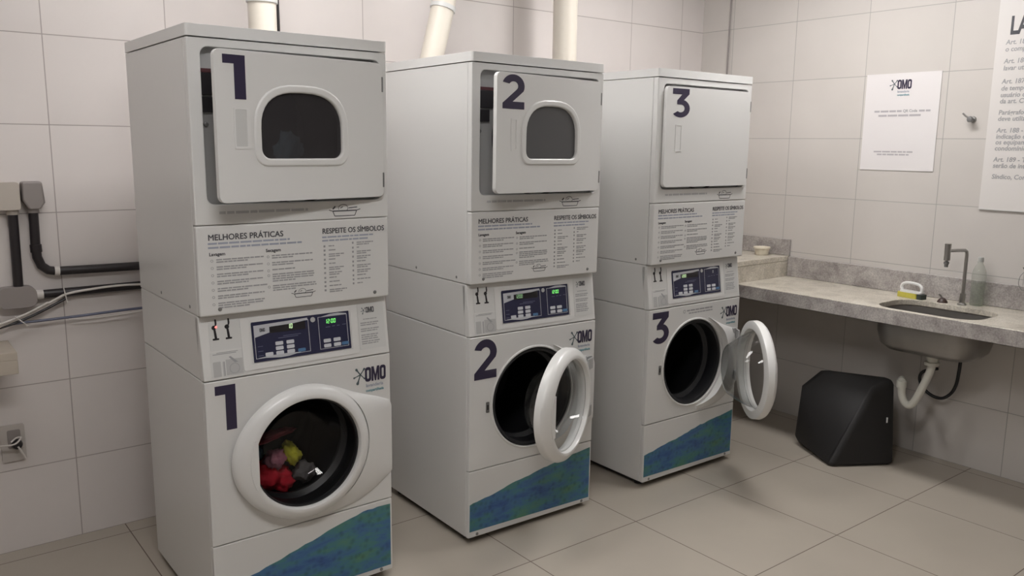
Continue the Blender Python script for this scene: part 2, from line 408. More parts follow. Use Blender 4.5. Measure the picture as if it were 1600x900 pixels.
def number(ch, x0, x1, z0, z1, parent, y):
    """the big printed numerals"""
    w_, h = x1-x0, z1-z0
    bm = bmesh.new()
    if ch == '1':
        pts = [(x0, z1), (x1, z1), (x1, z0), (x0+w_*0.49, z0), (x0+w_*0.49, z1-h*0.20), (x0, z1-h*0.20)]
        plate(bm, pts, [], y, y+0.0004)
    else:
        if ch == '2':
            # stroke outline: upper bowl, diagonal, foot
            c = [(0.5+0.5*math.cos(rad(a)), 0.665+0.335*math.sin(rad(a))) for a in range(163, -31, -11)]
            outer = c + [(0.47, 0.215), (1.0, 0.215), (1.0, 0.0), (0.02, 0.0), (0.02, 0.165)]
            inner = [(0.5+0.205*math.cos(rad(a)), 0.665+0.135*math.sin(rad(a))) for a in range(-42, 160, 14)]
            pts = outer + [(0.02, 0.165)][:0] + inner + [(0.16, 0.60)][:0]
        else:
            up = [(0.05, 1.0), (0.95, 1.0), (0.95, 0.82), (0.66, 0.605)]
            c = [(0.5+0.5*math.cos(rad(a)), 0.315+0.315*math.sin(rad(a))) for a in range(62, -152, -12)]
            i2 = [(0.5+0.215*math.cos(rad(a)), 0.315+0.135*math.sin(rad(a))) for a in range(-135, 91, 15)]
            pts = up + c + [(0.13, 0.235)][:0] + i2 + [(0.30, 0.45), (0.30, 0.59), (0.56, 0.80), (0.05, 0.80)]
        plate(bm, [(x0+p[0]*w_, z0+p[1]*h) for p in pts], [], y, y+0.0004)
    return tag(link('number_print', bm, M_navy, parent, smooth=False), 'dark navy printed numeral ' + ch)

def tray_icon(x, z, w_, parent, y, m):
    bm = bmesh.new(); h = w_*0.30; t = w_*0.022
    def bar(p, q, t=t):
        d = Vector((q[0]-p[0], q[1]-p[1])); n = Vector((-d.y, d.x)).normalized()*t/2
        plate(bm, [(x+p[0]*w_-n.x, z+p[1]*w_-n.y), (x+q[0]*w_-n.x, z+q[1]*w_-n.y), (x+q[0]*w_+n.x, z+q[1]*w_+n.y), (x+p[0]*w_+n.x, z+p[1]*w_+n.y)], [], y, y+0.0003)
    bar((0, 0.20), (0.12, 0.165)); bar((0.12, 0.165), (0.88, 0.165), t*1.5); bar((0.88, 0.165), (1, 0.20))
    bar((0.12, 0.16), (0.18, 0.02)); bar((0.18, 0.02), (0.82, 0.02)); bar((0.82, 0.02), (0.88, 0.16))
    last = None
    for i in range(13):
        a = rad(200-20*i); p = (0.45+0.15*math.cos(a), 0.24+0.11*math.sin(a))
        if last: bar(last, p, t*0.7)
        last = p
    bar((0.12, 0.22), (0.2, 0.30), t*2); bar((0.62, 0.24), (0.9, 0.26), t*1.2); bar((0.36, 0.24), (0.44, 0.28), t)
    return link('tray_drawing', bm, m, parent, smooth=False)

def machine(num, loc, rot, label, dryer_open, dryer_window, washer_angle):
    t = thing('stacked_washer_dryer', label, 'washing machine', loc, rot, 'stacked laundry machines')
    # --- lower cabinet
    bm = bmesh.new(); shell(bm, 0, W, 0.022, D, 0.03, Z2-0.001); link('lower_cabinet', bm, M_enamel, t, bevel=0.004)
    bm = bmesh.new(); box(bm, 0, W, 0.036, D, Z2+0.001, Z3-0.001); link('middle_cabinet', bm, M_enamel, t, bevel=0.004)
    for fx in (0.05, W-0.05):
        for fy in (0.07, D-0.06):
            link('foot', LA([(0.0, 0.0), (0.024, 0.0), (0.024, 0.012), (0.012, 0.016), (0.012, 0.032), (0.0, 0.032)], 16, 'z', (fx, fy, 0)), M_black, t)
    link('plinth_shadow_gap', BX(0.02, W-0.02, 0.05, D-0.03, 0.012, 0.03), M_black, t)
    # --- kick panel
    k = link('kick_panel', BX(0.0, W, 0.0, 0.021, 0.03, Z1-0.0015), M_enamel, t, bevel=0.004)
    top = {'1': [(0.675, 0.300), (0.62, 0.302), (0.559, 0.298), (0.477, 0.280), (0.382, 0.254), (0.297, 0.229), (0.20, 0.203), (0.129, 0.183), (0.06, 0.168), (0.006, 0.155)],
           '2': [(0.675, 0.294), (0.60, 0.284), (0.522, 0.273), (0.46, 0.263), (0.401, 0.256), (0.32, 0.240), (0.246, 0.228), (0.18, 0.212), (0.125, 0.201), (0.06, 0.190), (0.006, 0.178)],
           '3': [(0.675, 0.282), (0.60, 0.270), (0.52, 0.262), (0.451, 0.252), (0.40, 0.246), (0.32, 0.226), (0.254, 0.213), (0.18, 0.202), (0.10, 0.188), (0.006, 0.170)]}[num]
    rnd = random.Random(int(num)); jag = [top[0]]
    for (a, b) in zip(top, top[1:]):
        for q in (0.33, 0.66, 1.0): jag.append((a[0]+(b[0]-a[0])*q, a[1]+(b[1]-a[1])*q + (rnd.uniform(-0.0025, 0.0025) if 0.02 < a[0] < 0.66 else 0)))
    d = link('ocean_print', PL([(0.006, 0.058), (0.675, 0.050)] + jag, [], -0.0008, -0.0001), M_print, k, smooth=False)
    tag(d, 'blue and green printed band with a sloping top edge')
    for sx in (0.045, W-0.05): link('screw', LA([(0, -0.003), (0.006, -0.002), (0.007, 0.0)], 12, 'y', (sx, 0, 0.042)), M_screw, k)
    # --- washer front panel with round opening
    R0 = 0.219
    f = link('washer_front', PL([(0, Z1+0.0015), (W, Z1+0.0015), (W, Z2-0.0015), (0, Z2-0.0015)], [circ(*DC, R0, 72)], 0.0, 0.021), M_enamel, t, bevel=0.003)
    # sculpted surround: high beside the door ring, falling away to the hinge-side edge
    bm = bmesh.new(); n = 34; ra = 0.2408
    outer = [(0.375, 0.3385), (0.430, 0.3370), (0.480, 0.3400), (0.523, 0.3480), (0.560, 0.3600), (0.590, 0.3745), (0.622, 0.3920), (0.650, 0.4110), (W+0.0015, 0.4380), (W+0.0015, 0.50), (W+0.0015, 0.58), (W+0.0015, 0.65), (W+0.0015, 0.712), (0.63, 0.736), (0.58, 0.753), (0.53, 0.772), (0.48, 0.795), (0.44, 0.812)]
    def along(pts, t):
        L_ = [0]
        for p, q_ in zip(pts, pts[1:]): L_.append(L_[-1]+math.dist(p, q_))
        d_ = t*L_[-1]
        for i in range(len(pts)-1):
            if d_ <= L_[i+1]+1e-9:
                k_ = (d_-L_[i])/(L_[i+1]-L_[i]); return (pts[i][0]+(pts[i+1][0]-pts[i][0])*k_, pts[i][1]+(pts[i+1][1]-pts[i][1])*k_)
        return pts[-1]
    rows_ = []
    for i in range(n+1):
        t_ = i/n; a_ = rad(-80 + 144*t_); p = (DC[0]+ra*math.cos(a_), DC[1]+ra*math.sin(a_)); o_ = along(outer, t_)
        end = min(1, min(t_, 1-t_)*5); hgt = 0.006 + 0.029*end
        row = [bm.verts.new((p[0], 0.0, p[1])), bm.verts.new((p[0], -hgt, p[1]))]
        for k_ in (0.2, 0.45, 0.7, 0.93): row.append(bm.verts.new((p[0]+(o_[0]-p[0])*k_, -(0.005+(hgt-0.005)*(1-k_)**0.9), p[1]+(o_[1]-p[1])*k_)))
        row.append(bm.verts.new((o_[0], -0.004, o_[1]))); row.append(bm.verts.new((o_[0], 0.004, o_[1]))); rows_.append(row)
    for A_, B_ in zip(rows_, rows_[1:]):
        for k_ in range(len(A_)-1): bm.faces.new((A_[k_], A_[k_+1], B_[k_+1], B_[k_]))
    bm.faces.new(rows_[0]); bm.faces.new(list(reversed(rows_[-1])))
    link('door_surround', bm, M_enamel, f, ang=50)
    link('opening_lip', LA([(0.2185, 0.002), (0.2185, -0.004), (0.222, -0.006), (0.227, -0.004), (0.228, 0.001)], 72, 'y', (DC[0], 0, DC[1]), True), M_enamel, f)
    # gasket and drum
    link('door_gasket', LA([(R0-0.001, 0.006), (R0-0.008, -0.001), (R0-0.018, 0.004), (R0-0.024, 0.05), (R0-0.012, 0.075), (R0-0.03, 0.09), (R0-0.03, 0.10), (R0-0.001, 0.10)], 64, 'y', (DC[0], 0, DC[1]), True), M_rubber, f)
    link('drum', LA([(R0-0.03, 0.101), (0.245, 0.115), (0.245, 0.50), (0.23, 0.515), (0.06, 0.50), (0.0, 0.495)], 64, 'y', (DC[0], 0, DC[1])), M_drum, t)
    # latch slot on the left of the opening
    link('door_latch', PL(rrect(0.083, 0.099, 0.566, 0.612, 0.004), [], -0.002, 0.002), M_screw, f)
    link('latch_slot', PL(rrect(0.087, 0.095, 0.578, 0.600, 0.002), [], -0.003, -0.0021), M_black, f)
    if num == '1':
        number('1', 0.032, 0.100, 0.722, 0.876, f, -0.0008)
    elif num == '2': number('2', 0.020, 0.134, 0.713, 0.880, f, -0.0008)
    else: number('3', 0.020, 0.144, 0.722, 0.878, f, -0.0008)
    logo(0.578, 0.799, 0.055, f)
    if num == '3':
        bm = bmesh.new(); textlines(bm, 0.27, 0.868, 0.20, 1, 0.012, 0.0075, -0.0006, 3, 1); textlines(bm, 0.285, 0.853, 0.18, 1, 0.012, 0.006, -0.0006, 4, 1)
        plate(bm, circ(0.252, 0.862, 0.009, 16), [circ(0.252, 0.862, 0.006, 16)], -0.0006, -0.0002)
        link('printed_note', bm, M_inkgrey, f, smooth=False)
    # --- washer door
    hx = W-0.043 if washer_angle else 0.60
    dcx = -(hx-DC[0])       # centre of the ring from the hinge
    th = rad(washer_angle)
    Ro, Ri = 0.241, 0.195
    prof = [(Ro-0.006, -0.002), (Ro, -0.008), (Ro, -0.020), (Ro-0.005, -0.031), (Ro-0.014, -0.039), (Ro-0.026, -0.045), (Ri+0.010, -0.049), (Ri+0.003, -0.047), (Ri, -0.041), (Ri, -0.010), (Ri+0.006, -0.002)]
    if washer_angle: prof = [(Ro-0.010, 0.012), (Ro-0.002, 0.008)] + prof[2:-2] + [(Ri, 0.004), (Ri+0.006, 0.012)]
    rb = LA(prof, 96, 'y', (dcx, 0, 0), True)
    for v in rb.verts:   # the free side of the ring is broader, where the handle is
        r_ = math.hypot(v.co.x-dcx, v.co.z); e_ = max(0, (r_-Ri)/(Ro-Ri)); c_ = max(0, -(v.co.x-dcx)/r_)
        v.co.x = dcx + (v.co.x-dcx)*(1+0.090*e_*c_*c_)
    door = link('washer_door', rb, M_plastic if washer_angle else M_enamel2, t, loc=(hx, -0.006 if not washer_angle else -0.020, DC[1]), rot=(0, 0, th))
    # handle flap closing the free side of the ring along a straight chord
    cz = 0.088; hp = []
    for i in range(15):
        a = PI - math.asin(cz/(Ri+0.02)) + 2*math.asin(cz/(Ri+0.02))*i/14; hp.append((dcx+(Ri+0.018)*math.cos(a), (Ri+0.018)*math.sin(a)))
    hx_ = 0.94 if not washer_angle else 0.88
    hp += [(dcx-Ri*hx_, -cz), (dcx-Ri*hx_, cz)]
    link('door_handle', PL(hp, [], -0.0500, -0.018), M_plastic if washer_angle else M_enamel2, door, bevel=0.002)
    dk = 1.0 if washer_angle else 0.62
    g = [(Ri-0.001, -0.030), (Ri-0.006, -0.012), (Ri-0.014, 0.018*dk), (Ri-0.030, 0.052*dk), (Ri-0.050, 0.085*dk), (Ri-0.066, 0.108*dk), (Ri-0.072, 0.118*dk), (Ri-0.079, 0.123*dk), (0.10, 0.125*dk), (0.0, 0.127*dk)]
    link('glass_bowl', LA(g, 64, 'y', (dcx, 0, 0)), M_glass if washer_angle else M_glass2, door)
    bm = bmesh.new(); lathe(bm, [(Ri+0.002, -0.028), (Ri-0.006, -0.028), (Ri-0.006, -0.014), (Ri+0.002, -0.014)], 64, 'y', (dcx, 0, 0), True); link('glass_seal', bm, M_rim if washer_angle else M_rubber, door)
    if washer_angle:
        bm = bmesh.new(); box(bm, -0.03, 0.012, -0.016, 0.004, -0.012, 0.012)
        hb = bmesh.new(); box(hb, -0.035, 0.010, -0.012, -0.002, 0.085, 0.135); box(hb, -0.035, 0.010, -0.012, -0.002, -0.135, -0.085)
        bm.free(); link('hinge_bracket', hb, M_inner, door, bevel=0.002)
        hb = bmesh.new(); box(hb, hx-0.016, hx+0.016, -0.016, -0.001, DC[1]+0.08, DC[1]+0.14); box(hb, hx-0.016, hx+0.016, -0.016, -0.001, DC[1]-0.14, DC[1]-0.08)
        link('hinge_plate', hb, M_inner, f, bevel=0.002)
    # --- leaning console
    c = link('control_console', BX(0.0, W, 0.0, 0.034, 0.0025, (Z3-Z2)/math.cos(CA)-0.004), M_enamel, t, loc=(0, 0, Z2), rot=(-CA, 0, 0), bevel=0.004)
    def CR(x0, x1, z0, z1):
        a, b_ = con(x0, z0); d_, e = con(x1, z1); return a, d_, b_, e
    bx0, bx1, bz0, bz1 = CR(0.132, 0.543, 0.912, 1.090)
    link('display_bezel', PL(rrect(bx0, bx1, bz0, bz1, 0.008), [rrect(bx0+0.030, bx1-0.022, bz0+0.018, bz1-0.020, 0.002)], -0.0025, 0.001), M_enamel2, c, bevel=0.0012)
    px0, px1, pz0, pz1 = CR(0.167, 0.516, 0.936, 1.074)
    disp = link('display_panel', PL(rrect(px0, px1, pz0, pz1, 0.002), [], -0.0028, 0.0005), M_navypanel, c, smooth=False)
    PW, PH = px1-px0, pz1-pz0
    q = lambda u, v: (px0+u*PW, pz1-v*PH)
    def qpoly(bm, pts, y, holes=()): plate(bm, [q(*p) for p in pts], [[q(*p) for p in h] for h in holes], y, y+0.0003)
    def frame(bm, u0, u1, v0, v1, y, e=0.005):
        qpoly(bm, [(u0, v0), (u1, v0), (u1, v1), (u0, v1)], y, [[(u0+e, v0+e*2.4), (u1-e, v0+e*2.4), (u1-e, v1-e*2.4), (u0+e, v1-e*2.4)]])
    bm = bmesh.new(); frame(bm, 0.02, 0.565, 0.10, 0.92, -0.0033); frame(bm, 0.665, 0.975, 0.075, 0.92, -0.0033)
    qpoly(bm, [(0.02, 0.09), (0.555, 0.05), (0.56, 0.10), (0.42, 0.145), (0.17, 0.16), (0.17, 0.30), (0.02, 0.39)], -0.0036)
    qpoly(bm, [(0.04, 0.90), (0.20, 0.875), (0.32, 0.875), (0.47, 0.90), (0.34, 0.955), (0.26, 0.96)], -0.0036)
    qpoly(bm, [(0.68, 0.085), (0.80, 0.025), (0.88, 0.02), (0.97, 0.055), (0.97, 0.085), (0.80, 0.075)], -0.0036)
    link('panel_outline', bm, M_silver, c, smooth=False)
    bm = bmesh.new(); qpoly(bm, [(0.175, 0.165), (0.53, 0.13), (0.53, 0.32), (0.175, 0.32)], -0.0036); link('display_window', bm, M_black, c, smooth=False)
    bm = bmesh.new(); omo(bm, *q(0.075, 0.26), 0.012, -0.0041); link('logo_lettering', bm, M_ink, c, smooth=False)
    link('round_badge', PL(circ(*q(0.612, 0.12), 0.009, 20), [], -0.0036, -0.003), M_inklight, c, smooth=False)
    sets = [(0.255, 0.60), (0.255, 0.72), (0.255, 0.84), (0.365, 0.60), (0.365, 0.72), (0.365, 0.84), (0.15, 0.84), (0.745, 0.71), (0.745, 0.84), (0.85, 0.71), (0.85, 0.84)]
    for (u, v) in sets:
        x_, z_ = q(u, v); link('button', PL(rrect(x_-0.0135, x_+0.0135, z_-0.0062, z_+0.0062, 0.003, 3), [], -0.0045, -0.003), M_button, c, smooth=False)
    for (u, v) in ((0.475, 0.85), (0.935, 0.84)):
        x_, z_ = q(u, v); tag(link('button', PL(rrect(x_-0.0135, x_+0.0135, z_-0.0055, z_+0.0055, 0.003, 3), [], -0.0045, -0.003), M_buttonblue, c, smooth=False), 'blue button')
    for marks in (((0.045, 0.62, 0.05), (0.045, 0.74, 0.05), (0.045, 0.85, 0.05)), ((0.25, 0.47, 0.2), (0.30, 0.43, 0.18)), ((0.74, 0.36, 0.05), (0.81, 0.35, 0.03), (0.86, 0.35, 0.03), (0.92, 0.34, 0.04))):
        bm = bmesh.new()
        for uu, vv, ww in marks:
            x_, z_ = q(uu, vv); box(bm, x_, x_+ww*PW, -0.0033, -0.003, z_-0.001, z_+0.001)
        link('panel_legend', bm, mat('legend_ink', (0.10, 0.11, 0.19), 0.5), c, smooth=False)
    bm = bmesh.new(); bm2 = bmesh.new()
    if num == '1': seg7(bm, '10', *q(0.350, 0.265), 0.0075, 0.0160, -0.0042); seg7(bm2, '12:00', *q(0.735, 0.265), 0.0075, 0.0150, -0.0042)
    elif num == '2': seg7(bm, '1200', *q(0.195, 0.285), 0.0075, 0.0150, -0.0042); seg7(bm2, '12:00', *q(0.735, 0.265), 0.0075, 0.0150, -0.0042)
    else: seg7(bm, '1200', *q(0.185, 0.285), 0.0070, 0.0140, -0.0042); seg7(bm2, '0', *q(0.84, 0.245), 0.0070, 0.0130, -0.0042)  # the lone digit on the third machine paints in a spot of glare
    tag(link('led_digits', bm, M_ledw if num != '2' else mat('led_dim', (0.02, 0.1, 0.02), 0.5, emis=(0.45, 0.75, 0.4), estr=0.5), c, smooth=False), 'pale green lit digits')
    tag(link('led_digits', bm2, M_led if num != '3' else mat('display_glare', (0.1, 0.1, 0.1), 0.5, emis=(0.7, 0.7, 0.72), estr=0.4), c, smooth=False), 'green lit digits' if num != '3' else 'small pale spot of glare painted as a glowing digit')
    # two black key-shaped prints on a pale card, and the drawing card under them
    a0, a1, b0, b1 = CR(0.026, 0.124, 0.995, 1.098)
    crd = link('key_card', PL(rrect(a0, a1, b0, b1-0.004, 0.003), [], -0.0008, 0.0003), M_sticker, c, smooth=False)
    for (kx, kz) in ((0.043, 1.032), (0.085, 1.031)):
        bm = bmesh.new(); X, Zc = con(kx, kz)
        plate(bm, rrect(X-0.009, X+0.012, Zc-0.002, Zc+0.004, 0.002), [], -0.0016, -0.0008)
        plate(bm, [(X-0.002, Zc+0.003), (X+0.006, Zc+0.003), (X+0.003, Zc+0.032), (X-0.004, Zc+0.034)], [], -0.0016, -0.0008)
        plate(bm, circ(X-0.002, Zc+0.039, 0.0075, 14), [], -0.0016, -0.0008)
        plate(bm, [(X+0.0, Zc+0.040), (X+0.006, Zc+0.045), (X+0.008, Zc+0.052), (X+0.007, Zc+0.066), (X+0.002, Zc+0.066), (X+0.002, Zc+0.050)], [], -0.0016, -0.0008)
        link('key_drawing', bm, M_black, c, smooth=False)
    if num == '1':
        X, Zc = con(0.043, 1.073); tag(link('indicator_light', LA([(0, -0.004), (0.0035, -0.003), (0.004, -0.0016)], 12, 'y', (X+0.003, 0, Zc)), M_ledr, c), 'small red indicator light')
    a0, a1, b0, b1 = CR(0.026, 0.128, 0.905, 0.990)
    crd = link('soap_card', PL(rrect(a0, a1, b0, b1, 0.003), [], -0.0008, 0.0003), M_sticker, c, smooth=False)
    bm = bmesh.new(); cw, chh = a1-a0, b1-b0
    for fr in ((0.06, 0.30, 0.02, 0.62), (0.36, 0.42, 0.02, 0.60), (0.46, 0.98, 0.04, 0.66)):
        plate(bm, rrect(a0+fr[0]*cw, a0+fr[1]*cw, b0+fr[2]*chh, b0+fr[3]*chh, 0.002), [], -0.0012, -0.0008)
    link('box_drawing', bm, mat('card_shade', (0.46, 0.46, 0.46), 0.5), c, smooth=False)
    bm = bmesh.new()
    box(bm, a0+0.08*cw, a0+0.80*cw, -0.0012, -0.0008, b1-0.009, b1-0.0065); box(bm, a0+0.20*cw, a0+0.86*cw, -0.0012, -0.0008, b1-0.0045, b1-0.0025)
    plate(bm, [(a0+0.56*cw, b0+0.76*chh), (a0+0.62*cw, b0+0.78*chh), (a0+0.84*cw, b0+0.52*chh), (a0+0.74*cw, b0+0.50*chh)], [], -0.0016, -0.0012)
    box(bm, a0+0.40*cw, a0+0.42*cw, -0.0016, -0.0012, b0+0.04*chh, b0+0.60*chh)
    plate(bm, circ(a0+0.72*cw, b0+0.28*chh, 0.017, 20), [circ(a0+0.72*cw, b0+0.28*chh, 0.0155, 20)], -0.0016, -0.0012)
    link('soap_drawing', bm, M_inkgrey, c, smooth=False)
    a0, a1, b0, b1 = CR(0.562, 0.655, 0.922, 1.092)
    crd = link('notice_card', PL(rrect(a0, a1, b0, b1, 0.004), [], -0.0012, 0.0003), M_sticker, c, smooth=False)
    bm = bmesh.new(); omo(bm, a0+0.034, b1-0.034, 0.021, -0.0017); link('logo_lettering', bm, M_ink, c, smooth=False)
    bm = bmesh.new(); splash(bm, a0+0.025, b1-0.024, 0.011, -0.0017); link('splash_mark', bm, M_leaf, c, smooth=False)
    bm = bmesh.new(); textlines(bm, a0+0.02, b1-0.055, 0.056, 1, 0.006, 0.003, -0.0016, 1, 1.0)
    for zz, nl in ((0.068, 2), (0.090, 2), (0.112, 3), (0.136, 2)): textlines(bm, a0+0.008, b1-zz, 0.074, nl, 0.0075, 0.004, -0.0016, nl, 0.9)
    link('printed_lines', bm, M_inkgrey, c, smooth=False)
    # --- dryer: lower panel with the printed instructions
    bm = bmesh.new(); shell(bm, -0.001, W+0.001, 0.030, D, Z3, Z5-0.001); link('dryer_cabinet', bm, M_enamel, t, bevel=0.004)
    lp = link('dryer_lower_panel', BX(-0.001, W+0.001, 0.0, 0.029, Z3, Z4-0.0015), M_enamel, t, bevel=0.007, segs=3)
    for sx in (0.063, W-0.058): link('screw', LA([(0, -0.003), (0.005, -0.0025), (0.007, 0.0)], 12, 'y', (sx, 0, 1.130)), M_screw, lp)
    for sy in (0.10, 0.42): link('screw', LA([(0, -0.002), (0.005, -0.0015), (0.006, 0.0)], 12, 'x', (-0.001, sy, 1.130)), M_screw, lp)
    y = -0.0006
    for words, hx0, hs, hw in (('MELHORES PRÁTICAS', 0.034, 0.0265, 0.98), ('RESPEITE OS SÍMBOLOS', 0.424, 0.0255, 0.91)):
        bm = bmesh.new()
        for k_, (ex, ez) in enumerate(((0, 0), (0.0012, 0), (0.0006, 0.0007), (0.0006, -0.0004))): text_mesh(bm, words, hx0+ex, 1.3535+ez, hs, y-0.00003*k_, sx=hw)
        link('printed_heading', bm, M_ink, lp, smooth=False)
    bm = bmesh.new(); textlines(bm, 0.034, 1.346, 0.29, 1, 0.013, 0.006, y, 5, 0.94); textlines(bm, 0.034, 1.333, 0.315, 1, 0.013, 0.006, y, 6, 1.0); link('printed_subtitle', bm, M_inkblue, lp, smooth=False)
    bm = bmesh.new(); textlines(bm, 0.424, 1.344, 0.20, 1, 0.012, 0.0055, y, 8, 1.0); textlines(bm, 0.424, 1.332, 0.18, 1, 0.012, 0.0055, y, 9, 1.0); link('printed_subtitle', bm, M_inkblue, lp, smooth=False)
    bm = bmesh.new(); text_mesh(bm, 'Lavagem', 0.036, 1.304, 0.0150, y, bold=0.0004); text_mesh(bm, 'Secagem', 0.222, 1.304, 0.0150, y, bold=0.0004)
    link('printed_subheading', bm, M_ink, lp, smooth=False)
    bm = bmesh.new(); zz = 1.293
    for i, nl in enumerate((2, 2, 2, 2, 2, 2, 3)):
        textlines(bm, 0.058, zz, 0.165, nl, 0.0075, 0.0042, y, 11+i, 0.62)
        plate(bm, circ(0.044, zz-0.005, 0.0045, 10), [circ(0.044, zz-0.005, 0.003, 10)], y, y+0.0003); zz -= 0.0235
    link('printed_lines', bm, M_inkgrey, lp, smooth=False); bm = bmesh.new(); zz = 1.293
    for i, nl in enumerate((2, 2, 1, 4, 3)):
        textlines(bm, 0.242, zz, 0.160, nl, 0.0075, 0.0042, y, 31+i, 0.5)
        plate(bm, circ(0.229, zz-0.005, 0.0045, 10), [circ(0.229, zz-0.005, 0.003, 10)], y, y+0.0003); zz -= 0.0075*nl + 0.0085
    link('printed_lines', bm, M_inkgrey, lp, smooth=False); bm = bmesh.new(); zz = 1.312
    for i, nl in enumerate((1, 1, 2, 1, 1, 2, 2, 1, 1, 1, 2)):
        textlines(bm, 0.447, zz, (0.03, 0.04, 0.06, 0.04, 0.035, 0.06, 0.055, 0.04, 0.06, 0.065, 0.07)[i], nl, 0.007, 0.004, y, 51+i, 0.7)
        if i % 1 == 0: box(bm, 0.428, 0.435, y, y+0.0003, zz-0.006, zz+0.001)
        zz -= 0.0145 if nl == 1 else 0.0175
    link('printed_lines', bm, M_inkgrey, lp, smooth=False); bm = bmesh.new(); zz = 1.318
    for i, nl in enumerate((2, 1, 2, 2, 1, 2, 2, 1, 1, 1)):
        textlines(bm, 0.555, zz, (0.07, 0.02, 0.06, 0.055, 0.05, 0.06, 0.06, 0.05, 0.075, 0.03)[i], nl, 0.007, 0.004, y, 71+i, 0.7)
        box(bm, 0.537, 0.543, y, y+0.0003, zz-0.006, zz+0.001)
        zz -= 0.0145 if nl == 1 else 0.0175
    link('printed_lines', bm, M_inkgrey, lp, smooth=False)
    tray_icon(0.306, 1.140, 0.088, lp, y, M_ink)
    # --- dryer front with its rounded opening
    OX0, OX1, OZ0, OZ1 = 0.040, 0.660, 1.466, 1.948
    df = link('dryer_front', PL([(-0.001, Z4), (W+0.001, Z4), (W+0.001, Z5-0.002), (-0.001, Z5-0.002)], [rrect(OX0, OX1, OZ0, OZ1, 0.025)], 0.0, 0.029), M_enamel, t, bevel=0.004, segs=3)
    bm = bmesh.new(); textlines(bm, 0.075, 1.444, 0.30, 1, 0.01, 0.0085, y, 91, 1.0); link('printed_line', bm, M_inklight, df, smooth=False)
    tray_icon(0.452, 1.410, 0.120, df, y, M_ink)
    link('top_cap', PL(rrect(-0.003, W+0.003, -0.004, D+0.002, 0.012), [], Z5+0.001, Z6, 'z'), M_enamel2, t, bevel=0.006, segs=3)
    # bulkhead, drum and filter slot
    bh = link('bulkhead', PL([(OX0-0.02, OZ0-0.02), (OX1+0.01, OZ0-0.02), (OX1+0.01, OZ1+0.015), (OX0-0.02, OZ1+0.015)], [circ(0.350, 1.700, 0.225, 56)], 0.034, 0.040), M_inner, t, smooth=False)
    link('drum', LA([(0.225, 0.034), (0.232, 0.028), (0.228, 0.05), (0.225, 0.07), (0.29, 0.10), (0.29, 0.60), (0.0, 0.61)], 56, 'y', (0.350, 0, 1.690)), M_black, bh)
    bm = bmesh.new(); box(bm, 0.044, 0.130, 0.022, 0.033, 1.805, 1.872); box(bm, 0.044, 0.100, 0.022, 0.033, 1.752, 1.799); link('filter_slot', bm, M_black, bh, bevel=0.002)
    link('filter_strip', BX(0.044, 0.130, 0.0215, 0.033, 1.873, 1.885), mat('maroon_plastic', (0.08, 0.02, 0.025), 0.5), bh)
    link('catch', LA([(0, 0.026), (0.007, 0.028), (0.008, 0.034)], 14, 'y', (0.058, 0, 1.715)), M_screw, bh)
    # --- dryer door, hinged at the right
    hx = 0.655; DW, H0, H1 = 0.617, 1.476, 1.936
    th = rad(dryer_open)
    rad_c = 0.022
    hole = []
    if dryer_window:
        wx0, wx1, wz0, wz1 = -0.470, -0.172, 1.611, 1.819
        if num == '2': wx0, wx1 = -0.456, -0.158
        def arch(e):
            x0, x1, z0, z1 = wx0-e, wx1+e, wz0-e, wz1+e; cx = (x0+x1)/2; pts = []; r = 0.030+e*0.6
            for cxx, a0 in ((x0+r, 180), (x1-r, 270)):
                for i in range(6): a = rad(a0+90*i/5); pts.append((cxx+r*math.cos(a), z0+r+r*math.sin(a)))
            ze = z0+(z1-z0)*0.45; hw = (x1-x0)/2
            for i in range(19):
                a = rad(i*10); c_, s_ = math.cos(a), math.sin(a)
                pts.append((cx+hw*math.copysign(abs(c_)**0.72, c_), ze+(z1-ze)*abs(s_)**0.85))
            return pts
        hole = [arch(0.002)]
    dd = link('dryer_door', PL(rrect(-DW, 0.0, H0, H1, rad_c), hole, -0.019, 0.0), M_enamel, t, loc=(hx, 0.0, 0), rot=(0, 0, th), bevel=0.004, segs=3)
    if dryer_window:
        link('window_rim', PL(arch(0.025), [arch(0.0)], -0.0245, -0.006), M_enamel, dd, bevel=0.007, segs=4)
        link('window_pane', PL(arch(0.004), [], -0.012, -0.008), M_tint if num == '1' else M_tint2, dd, smooth=False)
        link('inner_panel', PL(rrect(-DW+0.03, -0.03, H0+0.03, H1-0.03, 0.02), [arch(0.006)], 0.0, 0.018), M_inner, dd, bevel=0.003)
    nx = {'1': (-0.590, -0.517, 1.790, 1.921), '2': (-0.590, -0.470, 1.800, 1.930), '3': (-0.585, -0.458, 1.797, 1.928)}[num]
    number(num, *nx, dd, -0.0198)
    hr = {'1': (-0.560, -0.506), '2': (-0.540, -0.500), '3': (-0.550, -0.500)}[num]
    link('handle_recess', PL(rrect(hr[0], hr[1], 1.640, 1.765, 0.004), [rrect(hr[0]+0.004, hr[1]-0.012, 1.648, 1.760, 0.003)], -0.0205, -0.018), M_enamel2 if num == '1' else M_enamel, dd, bevel=0.001)
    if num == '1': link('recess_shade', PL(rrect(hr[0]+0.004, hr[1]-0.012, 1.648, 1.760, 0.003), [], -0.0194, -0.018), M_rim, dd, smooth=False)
    for hz in (1.865, 1.535):
        link('hinge', BX(-0.004, 0.003, -0.0205, -0.002, hz-0.026, hz+0.026), M_screw, dd, bevel=0.002)
    return t

machine('1', (0, 0, 0), (0, 0, 0.005), 'stacked washer and dryer numbered 1, washer door shut over coloured clothes', 7.5, True, 0)
machine('2', (1.057, 0.026, 0), (0, 0.007, -0.016), 'stacked washer and dryer numbered 2, round washer door standing half open', 7.5, True, 26)
machine('3', (2.081, 0, 0), (0, 0.002, -0.007), 'stacked washer and dryer numbered 3, plain dryer door, washer door wide open', 0, False, 54)

